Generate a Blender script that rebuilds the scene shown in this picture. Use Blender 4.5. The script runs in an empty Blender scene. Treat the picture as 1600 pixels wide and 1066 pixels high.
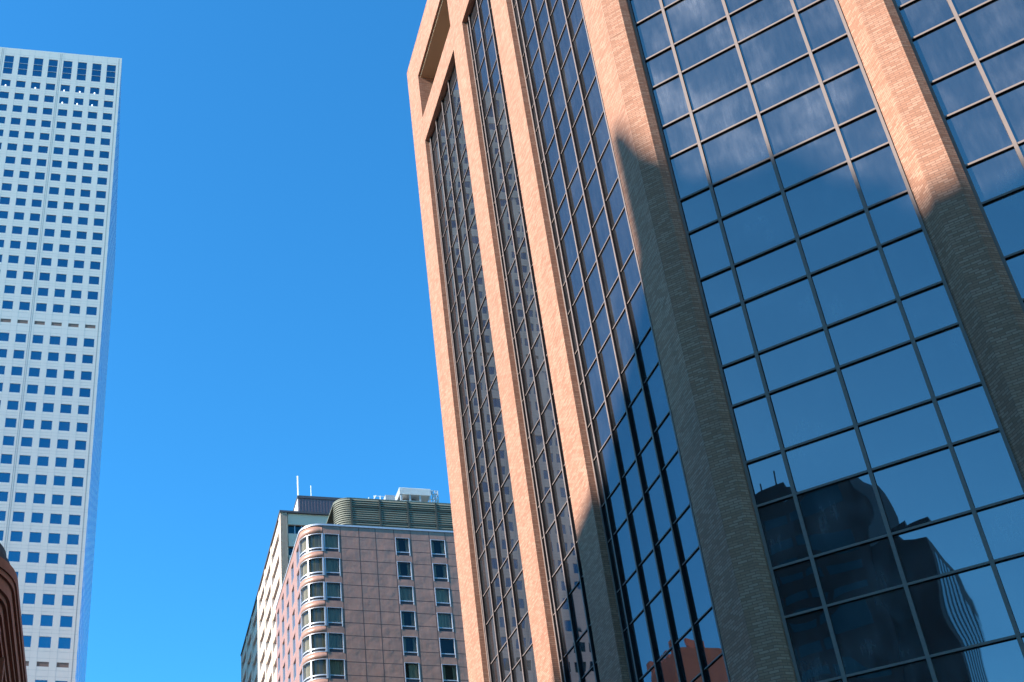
import bpy, math, random
from mathutils import Vector
random.seed(7)
R = math.radians
scene = bpy.context.scene
col = scene.collection

# ------------------------------------------------------------------ camera
H0 = 1.7                                   # eye height
PITCH = R(30.9463)
cam_d = bpy.data.cameras.new("camera")
cam = bpy.data.objects.new("camera", cam_d)
col.objects.link(cam)
cam.location = (0, 0, H0)
cam.rotation_euler = (R(90) + PITCH, 0, 0)
cam_d.sensor_width = 36.0
cam_d.lens = 36.0 * 1918.066 / 1600.0
cam_d.shift_x = (800 - 378.659) / 1600.0
cam_d.shift_y = (794.238 - 533.0) / 1600.0
cam_d.clip_end = 5000
scene.camera = cam

# ------------------------------------------------------------------ sun, sky, exposure
SUN_AZ, SUN_EL = -103.5, 35.0               # azimuth clockwise from +Y
sdir = Vector((math.sin(R(SUN_AZ)) * math.cos(R(SUN_EL)), math.cos(R(SUN_AZ)) * math.cos(R(SUN_EL)), math.sin(R(SUN_EL))))
sl = bpy.data.lights.new("sun", 'SUN')
sl.energy = 5.0
sl.angle = R(0.53)
sl.color = (1.0, 0.955, 0.87)
so = bpy.data.objects.new("sun", sl)
so.rotation_euler = sdir.to_track_quat('Z', 'Y').to_euler()
so.location = (0, 0, 200)
col.objects.link(so)

world = bpy.data.worlds.new("World")
scene.world = world
world.use_nodes = True
wn = world.node_tree
wn.nodes.clear()
sky = wn.nodes.new('ShaderNodeTexSky')
sky.sky_type = 'NISHITA'
sky.sun_disc = False
sky.sun_elevation = R(SUN_EL)
sky.sun_rotation = R(SUN_AZ)
sky.altitude = 1600
sky.air_density = 1.0
sky.dust_density = 0.3
sky.ozone_density = 1.6
hs = wn.nodes.new('ShaderNodeHueSaturation')
hs.inputs['Saturation'].default_value = 1.2
bg = wn.nodes.new('ShaderNodeBackground')
bg.inputs['Strength'].default_value = 0.15
wo = wn.nodes.new('ShaderNodeOutputWorld')
wn.links.new(sky.outputs[0], hs.inputs['Color'])
tn = wn.nodes.new('ShaderNodeVectorMath'); tn.operation = 'MULTIPLY'
tn.inputs[1].default_value = (0.40, 1.09, 1.22)      # the deep high-altitude blue of the day
wn.links.new(hs.outputs[0], tn.inputs[0])
wn.links.new(tn.outputs[0], bg.inputs['Color'])
wn.links.new(bg.outputs[0], wo.inputs['Surface'])

scene.view_settings.view_transform = 'Standard'
scene.view_settings.look = 'None'
scene.view_settings.exposure = 1.05
scene.view_settings.gamma = 1.0

# ------------------------------------------------------------------ directions of the street grid
def hd(a):
    return Vector((math.sin(R(a)), math.cos(R(a)), 0.0))
G0 = -6.42789
dA, dB, dR = hd(G0), hd(G0 - 45), hd(G0 + 90)
nA, nB, nR = hd(G0 - 90), hd(G0 - 135), hd(G0 + 180)
UP = Vector((0, 0, 1))

def capped(m, fr, u0, u1, d0, d1, z0, z1, lip=0.012):
    m.box(fr, u0+lip, u1-lip, d0, d1-.022, z0, z1, skip='b', mi=1)
    m.box(fr, u0, u1, d1-.022, d1, z0, z1, mi=0)

class Frame:
    """u runs along a, d is the distance outward along n (from the eye), z is height above the eye"""
    def __init__(s, a, n, d0=0.0, u0=0.0):
        s.a, s.n, s.d0, s.u0 = a, n, d0, u0
    def p(s, u, d, z):
        return s.a * (u + s.u0) + s.n * (d + s.d0) + Vector((0, 0, z + H0))

class MB:
    def __init__(s):
        s.v, s.f, s.uv, s.sm, s.mi = [], [], [], [], []
    def face(s, pts, uvs, smooth=False, mi=0):
        b = len(s.v)
        s.v += [tuple(p) for p in pts]
        s.f.append(tuple(range(b, b + len(pts))))
        s.uv += list(uvs)
        s.sm.append(smooth); s.mi.append(mi)
    def box(s, fr, u0, u1, d0, d1, z0, z1, skip='', mi=0):
        P = fr.p
        def q(k, pts, uvs):
            if k not in skip: s.face([P(*p) for p in pts], uvs, mi=mi)
        q('f', [(u0,d1,z0),(u1,d1,z0),(u1,d1,z1),(u0,d1,z1)], [(u0,z0),(u1,z0),(u1,z1),(u0,z1)])
        q('b', [(u1,d0,z0),(u0,d0,z0),(u0,d0,z1),(u1,d0,z1)], [(u1,z0),(u0,z0),(u0,z1),(u1,z1)])
        q('l', [(u0,d0,z0),(u0,d1,z0),(u0,d1,z1),(u0,d0,z1)], [(d0,z0),(d1,z0),(d1,z1),(d0,z1)])
        q('r', [(u1,d1,z0),(u1,d0,z0),(u1,d0,z1),(u1,d1,z1)], [(d1,z0),(d0,z0),(d0,z1),(d1,z1)])
        q('t', [(u0,d1,z1),(u1,d1,z1),(u1,d0,z1),(u0,d0,z1)], [(u0,d1),(u1,d1),(u1,d0),(u0,d0)])
        q('u', [(u0,d0,z0),(u1,d0,z0),(u1,d1,z0),(u0,d1,z0)], [(u0,d0),(u1,d0),(u1,d1),(u0,d1)])
    def prism(s, prof, z0, z1, closed=True, caps=True, smooth=False, mi=0):
        """prof: list of world xy Vectors, in order"""
        n = len(prof); t = 0.0
        rng = range(n) if closed else range(n - 1)
        for i in rng:
            a, b = prof[i], prof[(i + 1) % n]
            L = (b - a).length
            A0 = Vector((a.x, a.y, z0 + H0)); B0 = Vector((b.x, b.y, z0 + H0))
            A1 = Vector((a.x, a.y, z1 + H0)); B1 = Vector((b.x, b.y, z1 + H0))
            s.face([A0, B0, B1, A1], [(t, z0), (t + L, z0), (t + L, z1), (t, z1)], smooth, mi)
            t += L
        if caps:
            for z, pr in ((z1, prof), (z0, prof[::-1])):
                s.face([Vector((p.x, p.y, z + H0)) for p in pr], [(p.x, p.y) for p in pr], False, mi)
    def tube(s, p0, p1, r, n=6):
        ax = (p1 - p0).normalized()
        e1 = ax.orthogonal().normalized(); e2 = ax.cross(e1)
        L = (p1 - p0).length
        for i in range(n):
            a0, a1 = 2*math.pi*i/n, 2*math.pi*(i+1)/n
            o0 = e1*math.cos(a0)*r + e2*math.sin(a0)*r
            o1 = e1*math.cos(a1)*r + e2*math.sin(a1)*r
            s.face([p0+o0, p0+o1, p1+o1, p1+o0], [(i/n, 0), ((i+1)/n, 0), ((i+1)/n, L), (i/n, L)])
        s.face([p1 + e1*math.cos(2*math.pi*i/n)*r + e2*math.sin(2*math.pi*i/n)*r for i in range(n)], [(0, 0)]*n)
        s.face([p0 + e1*math.cos(2*math.pi*i/n)*r + e2*math.sin(2*math.pi*i/n)*r for i in range(n)][::-1], [(0, 0)]*n)
    def build(s, name, mat, parent=None, weld=False, kind=None, label=None):
        me = bpy.data.meshes.new(name)
        off = parent.get('_w') if parent else None
        ox = Vector(off) if off is not None else Vector((0, 0, 0))
        if weld:
            idx, vs, fs = {}, [], []
            for f in s.f:
                g = []
                for i in f:
                    k = tuple(round(c, 4) for c in s.v[i])
                    if k not in idx:
                        idx[k] = len(vs); vs.append(s.v[i])
                    g.append(idx[k])
                fs.append(g)
        else:
            vs, fs = s.v, s.f
        me.from_pydata([(v[0]-ox.x, v[1]-ox.y, v[2]-ox.z) for v in vs], [], fs)
        uvl = me.uv_layers.new(name="UVMap")
        flat = [c for uv in s.uv for c in uv]
        uvl.data.foreach_set('uv', flat)
        me.polygons.foreach_set('use_smooth', s.sm)
        for m in (mat if isinstance(mat, (list, tuple)) else [mat]):
            me.materials.append(m)
        if any(s.mi): me.polygons.foreach_set('material_index', s.mi)
        me.update()
        o = bpy.data.objects.new(name, me)
        col.objects.link(o)
        if parent: o.parent = parent; o['_w'] = tuple(ox)
        else: o['_w'] = (0.0, 0.0, 0.0)
        if kind: o['kind'] = kind
        if label: o['label'] = label
        return o

def thing(name, label, cat, loc, group=None):
    o = bpy.data.objects.new(name, None)
    o.location = loc
    o.empty_display_size = 1.0
    col.objects.link(o)
    o['label'] = label; o['category'] = cat; o['_w'] = tuple(loc)
    if group: o['group'] = group
    return o

# ------------------------------------------------------------------ materials
def newmat(name):
    m = bpy.data.materials.new(name); m.use_nodes = True
    nt = m.node_tree
    return m, nt, nt.nodes, nt.links, nt.nodes['Principled BSDF']

def N(nt, t, **kw):
    n = nt.nodes.new(t)
    for k, v in kw.items():
        if k in n.inputs: n.inputs[k].default_value = v
        else: setattr(n, k, v)
    return n

def uvscaled(nt, sx, sy, rot=0):
    tc = nt.nodes.new('ShaderNodeUVMap')
    mp = nt.nodes.new('ShaderNodeMapping')
    mp.inputs['Scale'].default_value = (sx, sy, 1)
    nt.links.new(tc.outputs[0], mp.inputs[0])
    return mp.outputs[0]

def plain(name, c, rough=0.6, metal=0.0, var=0.12, scale=1.5, spec=0.4, stretch=(1, 1)):
    m, nt, nd, lk, b = newmat(name)
    b.inputs['Roughness'].default_value = rough
    b.inputs['Metallic'].default_value = metal
    b.inputs['Specular IOR Level'].default_value = spec
    uv = uvscaled(nt, scale*stretch[0], scale*stretch[1])
    nz = N(nt, 'ShaderNodeTexNoise', Scale=1.0, Detail=5.0, Roughness=0.65)
    lk.new(uv, nz.inputs['Vector'])
    mr = N(nt, 'ShaderNodeMapRange'); mr.inputs[3].default_value = 1 - var; mr.inputs[4].default_value = 1 + var
    lk.new(nz.outputs[0], mr.inputs[0])
    mx = N(nt, 'ShaderNodeVectorMath', operation='SCALE'); mx.inputs[0].default_value = c[:3]
    lk.new(mr.outputs[0], mx.inputs['Scale'])
    lk.new(mx.outputs[0], b.inputs['Base Color'])
    return m

def brick_mat(name, c1, c2, mortar, bw=0.30, bh=0.095):
    m, nt, nd, lk, b = newmat(name)
    uv = uvscaled(nt, 1, 1)
    br = nd.new('ShaderNodeTexBrick')
    br.inputs['Scale'].default_value = 1.0
    br.inputs['Brick Width'].default_value = bw
    br.inputs['Row Height'].default_value = bh
    br.inputs['Mortar Size'].default_value = 0.012
    br.inputs['Mortar Smooth'].default_value = 0.25
    br.inputs['Bias'].default_value = 0.0
    br.inputs['Color1'].default_value = (0, 0, 0, 1)
    br.inputs['Color2'].default_value = (1, 1, 1, 1)
    br.inputs['Mortar'].default_value = (0.5, 0.5, 0.5, 1)
    lk.new(uv, br.inputs['Vector'])
    # per-brick tone
    cr = nd.new('ShaderNodeValToRGB')
    e = cr.color_ramp.elements
    e[0].position = 0.0; e[0].color = (*[x*0.84 for x in c1], 1)
    e[1].position = 1.0; e[1].color = (*[min(x*1.10, 1) for x in c2], 1)
    k = e.new(0.35); k.color = (*c1, 1)
    k = e.new(0.8); k.color = (*c2, 1)
    lk.new(br.outputs['Color'], cr.inputs[0])
    # large weathering
    nz = N(nt, 'ShaderNodeTexNoise', Scale=0.4, Detail=3.0, Roughness=0.5)
    lk.new(uv, nz.inputs['Vector'])
    mr = N(nt, 'ShaderNodeMapRange'); mr.inputs[3].default_value = 0.94; mr.inputs[4].default_value = 1.06
    lk.new(nz.outputs[0], mr.inputs[0])
    sc = N(nt, 'ShaderNodeVectorMath', operation='SCALE')
    lk.new(cr.outputs[0], sc.inputs[0]); lk.new(mr.outputs[0], sc.inputs['Scale'])
    # faint rain staining down the shaft and a movement joint at every floor
    sn = N(nt, 'ShaderNodeTexNoise', Scale=1.0, Detail=4.0, Roughness=0.6)
    lk.new(uvscaled(nt, 1.6, 0.06), sn.inputs['Vector'])
    sr = N(nt, 'ShaderNodeMapRange'); sr.inputs[1].default_value = 0.3; sr.inputs[2].default_value = 0.7
    sr.inputs[3].default_value = 0.90; sr.inputs[4].default_value = 1.06
    lk.new(sn.outputs[0], sr.inputs[0])
    sp = nd.new('ShaderNodeSeparateXYZ'); lk.new(uv, sp.inputs[0])
    dv = N(nt, 'ShaderNodeMath', operation='DIVIDE'); dv.inputs[1].default_value = 3.891; lk.new(sp.outputs[1], dv.inputs[0])
    fr_ = N(nt, 'ShaderNodeMath', operation='FRACT'); lk.new(dv.outputs[0], fr_.inputs[0])
    lt = N(nt, 'ShaderNodeMath', operation='LESS_THAN'); lt.inputs[1].default_value = 0.008; lk.new(fr_.outputs[0], lt.inputs[0])
    jm = N(nt, 'ShaderNodeMath', operation='MULTIPLY_ADD'); jm.inputs[1].default_value = -0.35; jm.inputs[2].default_value = 1.0
    lk.new(lt.outputs[0], jm.inputs[0])
    sj = N(nt, 'ShaderNodeMath', operation='MULTIPLY'); lk.new(sr.outputs[0], sj.inputs[0]); lk.new(jm.outputs[0], sj.inputs[1])
    sc2 = N(nt, 'ShaderNodeVectorMath', operation='SCALE')
    lk.new(sc.outputs[0], sc2.inputs[0]); lk.new(sj.outputs[0], sc2.inputs['Scale']); sc = sc2
    mx = nd.new('ShaderNodeMix'); mx.data_type = 'RGBA'
    lk.new(br.outputs['Fac'], mx.inputs[0])
    lk.new(sc.outputs[0], mx.inputs[6]); mx.inputs[7].default_value = (*mortar, 1)
    lk.new(mx.outputs[2], b.inputs['Base Color'])
    b.inputs['Roughness'].default_value = 0.7
    b.inputs['Specular IOR Level'].default_value = 0.12
    bp = N(nt, 'ShaderNodeBump', Strength=0.1, Distance=0.004)
    inv = N(nt, 'ShaderNodeMath', operation='SUBTRACT'); inv.inputs[0].default_value = 1.0
    lk.new(br.outputs['Fac'], inv.inputs[1]); lk.new(inv.outputs[0], bp.inputs['Height'])
    lk.new(bp.outputs[0], b.inputs['Normal'])
    return m

def mirror_glass(name, tint, dust=0.05, patch=0.25, rough=0.012, dcol=(0.75, 0.74, 0.78), edge=1.0):
    """coated reflective glass with a film of dust streaked by rain"""
    m, nt, nd, lk, b = newmat(name)
    b.inputs['Base Color'].default_value = (*tint, 1)
    b.inputs['Metallic'].default_value = 1.0
    b.inputs['Roughness'].default_value = rough
    df = nd.new('ShaderNodeBsdfDiffuse'); df.inputs[0].default_value = (*dcol, 1)
    gd = nd.new('ShaderNodeBsdfGlossy'); gd.inputs['Roughness'].default_value = 0.5; gd.inputs[0].default_value = (*dcol, 1)
    dm = nd.new('ShaderNodeMixShader'); dm.inputs[0].default_value = 0.45
    lk.new(df.outputs[0], dm.inputs[1]); lk.new(gd.outputs[0], dm.inputs[2])
    b.inputs['Specular Tint'].default_value = (edge, edge, edge, 1)
    uvs = uvscaled(nt, 5.0, 0.7)
    st = N(nt, 'ShaderNodeTexNoise', Scale=1.0, Detail=6.0, Roughness=0.75, Distortion=0.3)
    lk.new(uvs, st.inputs['Vector'])
    uvb = uvscaled(nt, 0.42, 0.33)
    bg_ = N(nt, 'ShaderNodeTexNoise', Scale=1.0, Detail=3.0, Roughness=0.55)
    lk.new(uvb, bg_.inputs['Vector'])
    r1 = N(nt, 'ShaderNodeMapRange', interpolation_type='SMOOTHSTEP'); r1.inputs[1].default_value = 0.35; r1.inputs[2].default_value = 0.75
    lk.new(st.outputs[0], r1.inputs[0])
    r2 = N(nt, 'ShaderNodeMapRange', interpolation_type='SMOOTHSTEP'); r2.inputs[1].default_value = 0.42; r2.inputs[2].default_value = 0.80
    lk.new(bg_.outputs[0], r2.inputs[0])
    fine = N(nt, 'ShaderNodeTexNoise', Scale=22.0, Detail=4.0, Roughness=0.8)
    lk.new(uvscaled(nt, 1, 1), fine.inputs['Vector'])
    a1 = N(nt, 'ShaderNodeMath', operation='MULTIPLY_ADD'); a1.inputs[1].default_value = 0.45; a1.inputs[2].default_value = 0.5
    lk.new(r1.outputs[0], a1.inputs[0])
    a2 = N(nt, 'ShaderNodeMath', operation='MULTIPLY_ADD'); a2.inputs[1].default_value = patch; a2.inputs[2].default_value = dust
    lk.new(r2.outputs[0], a2.inputs[0])
    a3 = N(nt, 'ShaderNodeMath', operation='MULTIPLY'); lk.new(a1.outputs[0], a3.inputs[0]); lk.new(a2.outputs[0], a3.inputs[1])
    f1 = N(nt, 'ShaderNodeMath', operation='MULTIPLY_ADD'); f1.inputs[1].default_value = 0.9; f1.inputs[2].default_value = 0.55
    lk.new(fine.outputs[0], f1.inputs[0])
    a4 = N(nt, 'ShaderNodeMath', operation='MULTIPLY'); lk.new(a3.outputs[0], a4.inputs[0]); lk.new(f1.outputs[0], a4.inputs[1])
    mx = nd.new('ShaderNodeMixShader')
    lk.new(a4.outputs[0], mx.inputs[0]); lk.new(b.outputs[0], mx.inputs[1]); lk.new(dm.outputs[0], mx.inputs[2])
    lk.new(mx.outputs[0], nd['Material Output'].inputs['Surface'])
    return m

def window_glass(name, tint=(0.35, 0.42, 0.45), refl=0.12):
    m, nt, nd, lk, b = newmat(name)
    tr = nd.new('ShaderNodeBsdfTransparent'); tr.inputs[0].default_value = (*tint, 1)
    gl = nd.new('ShaderNodeBsdfGlossy'); gl.inputs['Roughness'].default_value = 0.02
    gl.inputs[0].default_value = (0.9, 0.95, 1, 1)
    fr = N(nt, 'ShaderNodeLayerWeight', Blend=0.25)
    ad = N(nt, 'ShaderNodeMath', operation='MULTIPLY_ADD'); ad.inputs[1].default_value = 0.8; ad.inputs[2].default_value = refl
    lk.new(fr.outputs['Fresnel'], ad.inputs[0])
    mx = nd.new('ShaderNodeMixShader')
    lk.new(ad.outputs[0], mx.inputs[0]); lk.new(tr.outputs[0], mx.inputs[1]); lk.new(gl.outputs[0], mx.inputs[2])
    lk.new(mx.outputs[0], nd['Material Output'].inputs['Surface'])
    return m

def panel_mat(name, c, rough=0.38):
    """dented, streaky painted metal cladding"""
    m, nt, nd, lk, b = newmat(name)
    uv = uvscaled(nt, 1, 1)
    nz = N(nt, 'ShaderNodeTexNoise', Scale=0.9, Detail=4.0, Roughness=0.6)
    lk.new(uv, nz.inputs['Vector'])
    st = N(nt, 'ShaderNodeTexNoise', Scale=1.0, Detail=4.0, Roughness=0.7)
    lk.new(uvscaled(nt, 3.0, 0.3), st.inputs['Vector'])
    ad = N(nt, 'ShaderNodeMath', operation='ADD'); lk.new(nz.outputs[0], ad.inputs[0]); lk.new(st.outputs[0], ad.inputs[1])
    mr = N(nt, 'ShaderNodeMapRange'); mr.inputs[1].default_value = 0.6; mr.inputs[2].default_value = 1.4
    mr.inputs[3].default_value = 0.82; mr.inputs[4].default_value = 1.18
    lk.new(ad.outputs[0], mr.inputs[0])
    sc = N(nt, 'ShaderNodeVectorMath', operation='SCALE'); sc.inputs[0].default_value = c
    lk.new(mr.outputs[0], sc.inputs['Scale']); lk.new(sc.outputs[0], b.inputs['Base Color'])
    b.inputs['Metallic'].default_value = 0.15
    b.inputs['Roughness'].default_value = rough
    n2 = N(nt, 'ShaderNodeTexNoise', Scale=0.75, Detail=2.0, Roughness=0.5)
    lk.new(uv, n2.inputs['Vector'])
    bp = N(nt, 'ShaderNodeBump', Strength=1.0, Distance=0.06)
    lk.new(n2.outputs[0], bp.inputs['Height']); lk.new(bp.outputs[0], b.inputs['Normal'])
    return m

def louvre_mat(name, c, pitch=0.28):
    m, nt, nd, lk, b = newmat(name)
    uv = uvscaled(nt, 1, 1)
    wv = nd.new('ShaderNodeTexWave'); wv.bands_direction = 'Y'; wv.wave_profile = 'SAW'
    wv.inputs['Scale'].default_value = 0.314 / pitch * 1.0
    wv.inputs['Distortion'].default_value = 0.35
    wv.inputs['Detail'].default_value = 2.0
    wv.inputs['Detail Scale'].default_value = 0.6
    lk.new(uv, wv.inputs['Vector'])
    nz = N(nt, 'ShaderNodeTexNoise', Scale=2.0, Detail=4.0)
    lk.new(uvscaled(nt, 0.3, 2.5), nz.inputs['Vector'])
    mr = N(nt, 'ShaderNodeMapRange'); mr.inputs[3].default_value = 0.75; mr.inputs[4].default_value = 1.2
    lk.new(nz.outputs[0], mr.inputs[0])
    sc = N(nt, 'ShaderNodeVectorMath', operation='SCALE'); sc.inputs[0].default_value = c
    lk.new(mr.outputs[0], sc.inputs['Scale']); lk.new(sc.outputs[0], b.inputs['Base Color'])
    bp = N(nt, 'ShaderNodeBump', Strength=1.0, Distance=0.12)
    lk.new(wv.outputs['Fac'], bp.inputs['Height']); lk.new(bp.outputs[0], b.inputs['Normal'])
    b.inputs['Roughness'].default_value = 0.6
    return m

def curtain_mat(name, c):
    m, nt, nd, lk, b = newmat(name)
    nz = N(nt, 'ShaderNodeTexNoise', Scale=1.0, Detail=3.0)
    lk.new(uvscaled(nt, 6.0, 0.15), nz.inputs['Vector'])
    mr = N(nt, 'ShaderNodeMapRange'); mr.inputs[1].default_value = 0.3; mr.inputs[2].default_value = 0.7
    mr.inputs[3].default_value = 0.6; mr.inputs[4].default_value = 1.2
    lk.new(nz.outputs[0], mr.inputs[0])
    sc = N(nt, 'ShaderNodeVectorMath', operation='SCALE'); sc.inputs[0].default_value = c
    lk.new(mr.outputs[0], sc.inputs['Scale']); lk.new(sc.outputs[0], b.inputs['Base Color'])
    b.inputs['Roughness'].default_value = 0.9
    return m

M = {}
M['brick'] = brick_mat('brick', (0.46, 0.218, 0.137), (0.51, 0.272, 0.182), (0.28, 0.145, 0.10))
M['glassB'] = mirror_glass('mirror_glass', (0.25, 0.190, 0.180), dust=0.04, patch=0.13)
M['black'] = plain('dark_anodised', (0.012, 0.012, 0.014), rough=0.5, spec=0.15)
M['glassA'] = mirror_glass('mirror_glass_clean', (0.26, 0.215, 0.22), dust=0.045, patch=0.04, edge=0.6)
M['bronze'] = plain('mullion_metal', (0.26, 0.20, 0.18), rough=0.5, metal=0.0, var=0.08, scale=3, spec=0.15)
M['core'] = plain('dark_core', (0.02, 0.02, 0.022), rough=0.8)
M['soffit'] = plain('soffit_plaster', (0.55, 0.38, 0.24), rough=0.8, var=0.08, scale=0.7)
M['roofing'] = plain('roofing', (0.2, 0.19, 0.18), rough=0.9, var=0.2)
M['stone'] = plain('white_stone', (0.71, 0.60, 0.54), rough=0.35, var=0.05, scale=0.35, spec=0.5)
M['joint2'] = plain('stone_joint', (0.42, 0.38, 0.37), rough=0.8)
M['seam'] = plain('stone_seam', (0.30, 0.25, 0.24), rough=0.8)
M['officeglass'] = mirror_glass('office_glass', (0.08, 0.23, 0.30), dust=0.01, patch=0.02)
M['flankglass'], nt, nd, lk, b_ = newmat('flank_glass')
g_ = nd.new('ShaderNodeBsdfGlossy'); g_.inputs[0].default_value = (0.45, 0.62, 0.78, 1); g_.inputs['Roughness'].default_value = 0.05
lk.new(g_.outputs[0], nd['Material Output'].inputs['Surface'])
M['grille'] = plain('louvre_grille', (0.20, 0.12, 0.10), rough=0.8, var=0.4, scale=8)
M['copper'] = panel_mat('copper_panel', (0.45, 0.235, 0.17))
M['joint'] = plain('panel_joint', (0.10, 0.06, 0.055), rough=0.8)
M['louvre'] = louvre_mat('green_louvre', (0.30, 0.31, 0.25))
M['blade'] = plain('green_blade', (0.20, 0.20, 0.155), rough=0.6, var=0.25, scale=1.2, stretch=(.3, 3))
M['louvrefin'] = plain('louvre_post', (0.05, 0.055, 0.045), rough=0.7)
M['alu'] = plain('aluminium', (0.55, 0.57, 0.62), rough=0.35, metal=0.3, var=0.06)
M['winglass'] = window_glass('window_glass', (0.62, 0.62, 0.62), 0.02)
M['curtain'] = curtain_mat('curtain', (0.78, 0.70, 0.50))
M['room'] = plain('room_dark', (0.03, 0.032, 0.035), rough=0.9)
M['cream'] = plain('cream_concrete', (0.68, 0.52, 0.41), rough=0.7, var=0.06, scale=0.4)
M['cornicedark'] = plain('roof_flashing', (0.07, 0.065, 0.075), rough=0.6)
M['creamglass'] = mirror_glass('cream_tower_glass', (0.22, 0.24, 0.30), dust=0.10, patch=0.05)
M['purple'] = plain('purple_cladding', (0.17, 0.115, 0.13), rough=0.5, metal=0.1, var=0.12, scale=1.0, stretch=(3, 0.1))
M['galv'] = plain('galvanised', (0.42, 0.44, 0.46), rough=0.45, metal=0.2, var=0.2, scale=2, stretch=(3, .5))
M['white'] = plain('white_paint', (0.8, 0.8, 0.8), rough=0.5, var=0.04)
M['sandstone'] = plain('red_sandstone', (0.27, 0.10, 0.055), rough=0.8, var=0.35, scale=1.4, stretch=(1, 2.5))
M['slate'] = plain('dark_slate', (0.025, 0.025, 0.03), rough=0.7, var=0.3)
M['orange_stone'] = plain('orange_stone', (0.50, 0.20, 0.11), rough=0.8, var=0.35, scale=.8)
M['darkclad'] = plain('dark_cladding', (0.014, 0.010, 0.010), rough=0.6, var=0.25)
M['brownclad'] = plain('brown_cladding', (0.30, 0.14, 0.08), rough=0.7, var=0.25)  # warm tone chosen so the added sky-blocking masses bounce warm fill
M['darkglass'] = mirror_glass('dark_tower_glass', (0.035, 0.07, 0.075), dust=0.0, patch=0.0)
M['asphalt'] = plain('asphalt', (0.05, 0.05, 0.052), rough=0.9, var=0.3, scale=.4)
M['concrete'] = plain('concrete', (0.16, 0.15, 0.14), rough=0.9, var=0.15, scale=.5)

# ================================================================== the brick and glass tower
S = 36.3
FA = Frame(dA, nA, -0.5308 * S)            # d = 0 on the glass of the long face
FB = Frame(dB, nB, -1.0 * S)               # d = 0 on the glass of the street face
D = 0.0104 * S                             # brick piers stand this proud of the glass
DB = 0.0145 * S                            # and a little more on the street face
MD, MW = 0.0027 * S, 0.0030 * S            # mullion depth and width
ZG = -H0                                   # ground, relative to the eye
Z_SOF, Z_LB1, Z_LB0, Z_TOP = 1.946*S, 1.832*S, 1.770*S, 2.040*S
A_COLS = [(1.567, 1.636), (1.306, 1.361), (1.1235, 1.1785)]
A_BEND = 0.8811
A_BAYS = [(1.361, 1.567, [1.4275, 1.472, 1.516, 1.5575]), (1.1785, 1.306, [1.205, 1.2485, 1.2915]), (0.9165, 1.1235, [0.9315, 0.975, 1.0185, 1.062, 1.1055])]
B_BAYS = [(0.0285, 0.2240, [0.0667, 0.1281, 0.1893]), (-0.2165, -0.0138, [-0.178, -0.1167, -0.0555]), (-0.4615, -0.2590, [-0.423, -0.3617, -0.3005])]
B_COLS = [(0.0285, -0.0177), (-0.2165, -0.2629), (-0.4615, -0.5079)]

corner = FB.p(0.2551 * S, D, 0)
tower = thing('brick_tower', 'tall orange brick and mirror glass office tower filling the right half of the view', 'building', (corner.x, corner.y, 0))

def xy(fr, u, d):
    p = fr.p(u, d, 0); return Vector((p.x, p.y))

def column(name, prof, z0=ZG, z1=Z_TOP, label=None):
    m = MB(); m.prism(prof, z0, z1)
    return m.build(name, M['brick'], tower, label=label)

# the three piers of the long face (square cut)
BACK = -1.1
for i, (a, b) in enumerate(A_COLS):
    z1 = Z_TOP
    m = MB(); m.box(FA, a*S, b*S, BACK, D, ZG, z1, skip='')
    m.build('brick_pier', M['brick'], tower)
# the corner pier: flat on the long face, bend, flat on the street face, splayed edge
column('brick_pier', [xy(FA, .9165*S, BACK), xy(FA, .9165*S, D), xy(FB, .2495*S, DB), xy(FB, .2305*S, DB), xy(FB, .2240*S, DB-.0065*S), xy(FB, .2240*S, -1.1)][::-1])
for a, b in B_COLS:
    column('brick_pier', [xy(FB, a*S, BACK), xy(FB, a*S, DB-.0135*S), xy(FB, (a-.0035)*S, DB-.0110*S), xy(FB, (a-.0140)*S, DB), xy(FB, (b+.0104)*S, DB), xy(FB, (b+.0039)*S, DB-.0065*S), xy(FB, (b+.0039)*S, BACK)][::-1])

# spandrel beams of the crown
def beam(fr, bays, z0, z1, back, nm='brick_beam'):
    D = DB if fr is FB else globals()['D']
    for a, b, _ in bays:
        m = MB(); m.box(fr, a*S+.002, b*S-.002, back, D-0.003, z0, z1)
        m.build(nm, M['brick'], tower)
for fr, bays in ((FA, A_BAYS), (FB, B_BAYS)):
    beam(fr, bays, Z_LB0, Z_LB1, -0.6)
    beam(fr, bays, Z_SOF+0.14, Z_TOP-0.003, -0.55)
    for a, b, _ in bays:
        m = MB(); m.box(fr, a*S+.004, b*S-.004, -4.0, D-0.16, Z_SOF, Z_SOF+0.12)
        m.build('soffit', M['soffit'], tower)
# closed core behind everything
foot = [xy(FA, 1.634*S, -0.35), xy(FA, A_BEND*S+.0, -0.35), xy(FB, -.505*S, -0.35), xy(FB, -.505*S, -34), xy(FA, 1.634*S, -40)]
m = MB(); m.prism(foot[::-1], ZG, Z_LB1-0.05); m.build('core', M['core'], tower)
foot2 = [xy(FA, 1.630*S, -4.02), xy(FA, .80*S, -4.02), xy(FB, -.505*S, -4.02), xy(FB, -.505*S, -34), xy(FA, 1.630*S, -40)]
m = MB(); m.prism(foot2[::-1], Z_LB1-0.04, Z_TOP-0.3); m.build('penthouse', M['soffit'], tower)

# glazing lines
rows = []
k = -4
while True:
    za = (0.3838 + 0.10718*k)*S; zb = (0.4454 + 0.10718*k)*S
    if za > Z_LB0: break
    rows += [za, zb]; k += 1
rows = [z for z in rows if ZG < z < Z_LB0 - 0.35]
edges = [ZG] + rows + [Z_LB0]
TW = 0.0021 * S

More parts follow.
